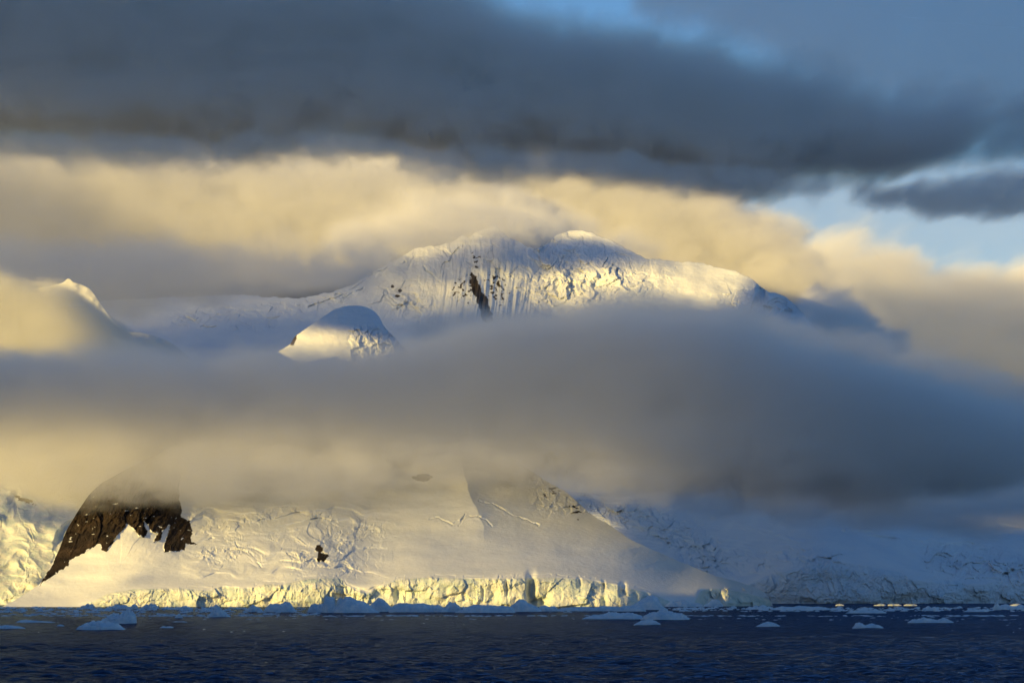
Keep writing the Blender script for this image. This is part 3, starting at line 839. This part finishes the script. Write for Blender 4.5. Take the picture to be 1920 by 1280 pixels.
cloud("mist", "pale mist hanging in front of the tallest snow wall", 7560, 330,
      [(-120, 240), (200, 250), (600, 260), (800, 280), (900, 300), (1100, 390), (1250, 440), (1330, 500)],
      [(-120, 640), (400, 640), (700, 560), (900, 500), (1100, 480), (1250, 520), (1330, 540)],
      70, 60, 0.014, amp=40, L=130, modL=130, kind="stuff")
cloud("mist", "pale high veil of cloud seen through the blue gaps on the right", 14500, 300,
      [(1250, 200), (1500, 240), (2040, 230)], [(1250, 560), (1600, 580), (2040, 580)],
      120, 120, 0.0006, amp=50, L=160, modL=120, er=1.6, kind="stuff", zs=3.0)
cloud("mist", "torn grey wisps hanging from the storm cloud's underside", 4760, 110,
      [(-120, 220), (300, 230), (600, 215), (900, 255), (1100, 250), (1300, 280), (1500, 300), (1600, 310)],
      [(-120, 330), (300, 345), (600, 330), (900, 370), (1100, 365), (1300, 400), (1500, 405), (1600, 400)],
      60, 70, 0.012, amp=34, L=80, modL=60, er=3.2, kind="stuff", det=4, ro=0.68)
cloud("mist", "pale torn mist drifting over the right end of the middle cloud band", 4060, 130,
      [(1050, 520), (1200, 505), (1400, 540), (1600, 590), (1800, 640), (2040, 720)],
      [(1050, 640), (1200, 640), (1400, 680), (1600, 740), (1800, 810), (2040, 880)],
      70, 70, 0.010, amp=30, L=110, modL=80, er=3.0, kind="stuff", det=4, ro=0.68, zs=3.0)
cloud("mist", "golden mist trailing across the summit of the massif", 6900, 160,
      [(560, 420), (700, 340), (800, 320), (900, 325), (1000, 345), (1090, 385), (1180, 450)],
      [(560, 540), (700, 530), (800, 515), (900, 500), (1000, 500), (1090, 480), (1180, 490)],
      90, 100, 0.012, amp=34, L=100, modL=80, ro=0.68, er=2.4, kind="stuff", det=4)
cloud("mist", "thin blue grey mist low on the face of the massif", 6250, 140,
      [(740, 580), (780, 570), (830, 545), (1000, 545), (1200, 530), (1400, 550), (1560, 600)],
      [(740, 680), (1560, 690)],
      60, 30, 0.006, amp=24, L=110, modL=120, kind="stuff")
cloud("mist", "grey violet mist drifting before the left slopes", 6450, 250,
      [(-120, 390), (100, 400), (300, 395), (480, 410), (600, 410), (700, 425), (780, 450), (840, 500)],
      [(-120, 650), (300, 615), (500, 590), (640, 575), (760, 560), (840, 550)],
      110, 60, 0.0055, amp=38, L=120, modL=100, er=2.6, kind="stuff")
cloud("mist", "cream mist spilling over the left ridge", 5150, 180,
      [(-120, 455), (0, 485), (70, 515), (125, 520), (160, 528), (200, 570), (250, 615), (300, 640)],
      [(-120, 760), (300, 760)],
      50, 20, 0.026, amp=24, L=110, modL=90, kind="stuff", smoothw=10)
cloud("cloud", "cream cumulus cloud beside the blue gap at the right edge", 12000, 500,
      [(1380, 470), (1480, 430), (1520, 405), (1600, 395), (1680, 405), (1740, 465), (1800, 450), (1870, 470), (1960, 450), (2040, 450)],
      [(1380, 830), (2040, 830)],
      90, 30, 0.0048, amp=46, L=120, modL=110, zs=2.6, er=2.6)
cloud("cloud", "small dark grey cloud at the end of the right snow ridge", 7250, 160,
      [(1400, 600), (1470, 560), (1520, 505), (1570, 515), (1620, 560), (1680, 600), (1740, 620)],
      [(1400, 660), (1740, 670)],
      50, 20, 0.010, amp=34, L=80, modL=70)
cloud("cloud", "ragged dark wisp of cloud below the storm cloud on the right", 5300, 120,
      [(1560, 330), (1700, 325), (1780, 320), (1850, 300), (1920, 300), (2040, 295)],
      [(1560, 390), (1700, 415), (1780, 440), (1850, 435), (1920, 430), (2040, 430)],
      45, 45, 0.013, amp=34, L=90, modL=60, er=3.0, det=5, ro=0.7)
cloud("cloud", "thin blue grey veil of cloud in the top right corner", 6500, 200,
      [(1150, -40), (1400, -60), (2040, -60)], [(1150, 40), (1300, 90), (1450, 150), (1650, 240), (1850, 260), (2040, 280)],
      40, 80, 0.0045, amp=40, L=160, modL=140)
cloud("mist", "thin warm mist trailing below the middle cloud band", 3560, 110,
      [(-120, 790), (200, 780), (600, 780), (900, 770), (1100, 800), (1300, 850)],
      [(-120, 965), (200, 985), (450, 985), (700, 970), (900, 945), (1100, 970), (1300, 985)],
      130, 80, 0.0050, amp=26, L=90, modL=90, er=2.2, kind="stuff")
cloud("mist", "thin haze lying over the shaded glacier on the right", 4650, 220,
      [(1020, 880), (1150, 900), (2040, 880)], [(1020, 985), (1300, 1000), (1600, 1030), (1800, 1040), (2040, 1040)],
      60, 90, 0.006, amp=20, L=130, modL=110, er=2.4, kind="stuff")

# ------------------------------------------------------------------ unseen occluders added between the low sun and the scene, beside and behind the camera:
# a ridge that keeps the water in shade and clouds cut to the wanted shadows (coordinates: s across the sunlight, t up, p along it)
SA, CA, SE, CE = math.sin(SUN_AZ), math.cos(SUN_AZ), math.sin(SUN_EL), math.cos(SUN_EL)


def from_sun(s_, t, p):
    return np.stack([s_ * CA + p * SA, p * CA - s_ * SA, (t - p * SE) / CE], -1)


def shade_cloud(label, poly, p, thick, soft, dens, amp=60, step=45, low=1.0, holes=()):
    q = np.array(poly, float)
    S, T = np.meshgrid(np.arange(q[:, 0].min() - 100, q[:, 0].max() + 100, step * Q), np.arange(q[:, 1].min() - 100, q[:, 1].max() + 100, step * Q * 0.6))
    S2, T2 = S + amp * fbm(S / 260, T / 160, 1.3, 3), T + 0.55 * amp * fbm(S / 240, T / 150, 7.3, 3)
    sd = linedist(S2, T2, list(map(tuple, poly)) + [tuple(poly[0])]) * np.where(inpoly(S2, T2, poly), 1, -1)
    h = 0.5 * thick * sstep(-soft, soft, sd) * (1 - (1 - low) * sstep(1100, 900, T) * sstep(-3120, -3000, S) * sstep(-1950, -2500, S))
    for hs, ht, rs_, rt_ in holes: h = h * (1 - np.exp(-(((S - hs) / rs_) ** 2 + ((T - ht) / rt_) ** 2) ** 2))
    n = S.size
    V = np.concatenate([from_sun(S, T, p - h).reshape(-1, 3), from_sun(S, T, p + h).reshape(-1, 3)])
    f = grid_faces(*S.shape)
    f = f[h.ravel()[f].max(1) > 0]
    k, c = np.unique(np.sort(np.concatenate([f[:, [i, (i + 1) % 4]] for i in range(4)]), 1), axis=0, return_counts=True)
    rim = set(map(tuple, k[c == 1]))
    e = [(a, b) for q4 in f for a, b in zip(q4, np.roll(q4, -1)) if (min(a, b), max(a, b)) in rim]
    side = np.array([[b, a, a + n, b + n] for a, b in e])
    F_ = np.concatenate([f, f[:, ::-1] + n, side])
    used, inv = np.unique(F_, return_inverse=True)
    V = V[used]; F_ = inv.reshape(F_.shape)
    tri = V[F_] - V.mean(0)
    if sum((np.cross(tri[:, i], tri[:, j]) * tri[:, 0]).sum() for i, j in ((1, 2), (2, 3))) < 0: F_ = F_[:, ::-1]
    t = NT("occluder_vapour"); v = t.n("VolumeScatter"); v.inputs["Density"].default_value = dens; v.inputs["Color"].default_value = (.9, .9, .9, 1)
    t.l(v.outputs[0], t.out.inputs["Volume"])
    return tag(mesh_obj("cloud_occluder", V, F_, t.m), label, "cloud", None, "structure")  # each one is an added, unseen sun blocker


shade_cloud("broad unseen cloud added behind the photographer to shade the storm cloud and the right glacier",
            [(-4555, 2800), (-4555, 1480), (-4620, 1370), (-4760, 1330), (-4770, 1258), (-4480, 1245), (-4250, 1190), (-4120, 1080), (-4050, 900), (-3680, 650), (-3600, 608), (-3340, 592), (-3200, 556), (-3060, 552),
             (-2900, 572), (-2690, 585), (-2450, 585), (-2224, 540), (-1900, 520), (-1300, 515), (-1300, 2800)], -1200, 420, 45, 0.018, low=0.27, holes=[(-3262, 888, 70, 38)], step=32)  # added occluder outlined by its shadow; the hole leaves a lit glacier patch
shade_cloud("thin unseen cloud added behind the photographer to veil the sun on the left slopes",
            [(-7900, 2200), (-7900, 1000), (-4960, 1000), (-4900, 1380), (-4870, 1490), (-5000, 1530), (-5300, 1520), (-5600, 1580), (-5900, 1680), (-6300, 1800), (-6550, 1880), (-6750, 1990), (-6950, 2120), (-7200, 2200)], -1200, 300, 80, 0.0034, amp=110)  # added for partial sun on the left slopes and mist
shade_cloud("thin unseen cloud added behind the photographer to soften the sun on the headland's upper slopes",
            [(-2840, 470), (-2780, 430), (-2690, 408), (-2560, 410), (-2340, 445), (-2200, 480), (-1900, 520), (-1900, 600), (-2500, 560), (-2840, 545)], -1150, 200, 45, 0.0038, amp=30, step=30)  # occluder added to dim the slopes above the ice cliff
shade_cloud("small thin unseen cloud added behind the photographer to dim the foot of the massif",
            [(-6000, 1000), (-4960, 1000), (-4900, 1380), (-4870, 1500), (-5000, 1560), (-5200, 1540), (-5600, 1560), (-6000, 1500)], -1150, 220, 70, 0.0042)  # second thin occluder, added over the massif's lower face

shade_cloud("broken unseen cloud added behind the photographer to grey the cream clouds low on the right",
            [(-7700, 2560), (-7700, 1900), (-6500, 1900), (-6500, 2760), (-6900, 2760), (-7300, 2700)], -1200, 260, 110, 0.006, amp=160)  # added to put the low right clouds in partial shade

pxs = np.linspace(-700, 7000, 240)
pp = at(pxs, 0 * pxs, HD(np.clip(pxs, -80, 1400)) - 15); pp[:, 2] = 1.0
rs = pp[:, 0] * CA - pp[:, 1] * SA
rt = pp[:, 2] * CE + (pp[:, 0] * SA + pp[:, 1] * CA) * SE
rt = np.minimum(rt, 455 + 25 * fbm(rs / 150, rs * 0, 2.2, 3))
p0 = -500 - 1200 * sstep(-1900, -1200, rs)
rows = []
for dp, dz in ((-900, None), (-420, -120), (-120, -24), (0, 0), (160, -40), (420, -150), (800, None)):
    r = from_sun(rs, rt, p0)
    r[:, 0] += dp * SA; r[:, 1] += dp * CA
    r[:, 2] = -6 if dz is None else np.maximum(r[:, 2] + dz * (1 + 0.5 * fbm(rs / 200, dp / 200.0, 0, 3)), -6)
    rows.append(r)
o = mesh_obj("mountain", np.array(rows), grid_faces(len(rows), len(rs)), M_SNOW)  # ridge added out of view so its shadow covers the water
tag(o, "unseen snowy ridge added beside the photographer to keep the water in shadow", "mountain", None, "structure")
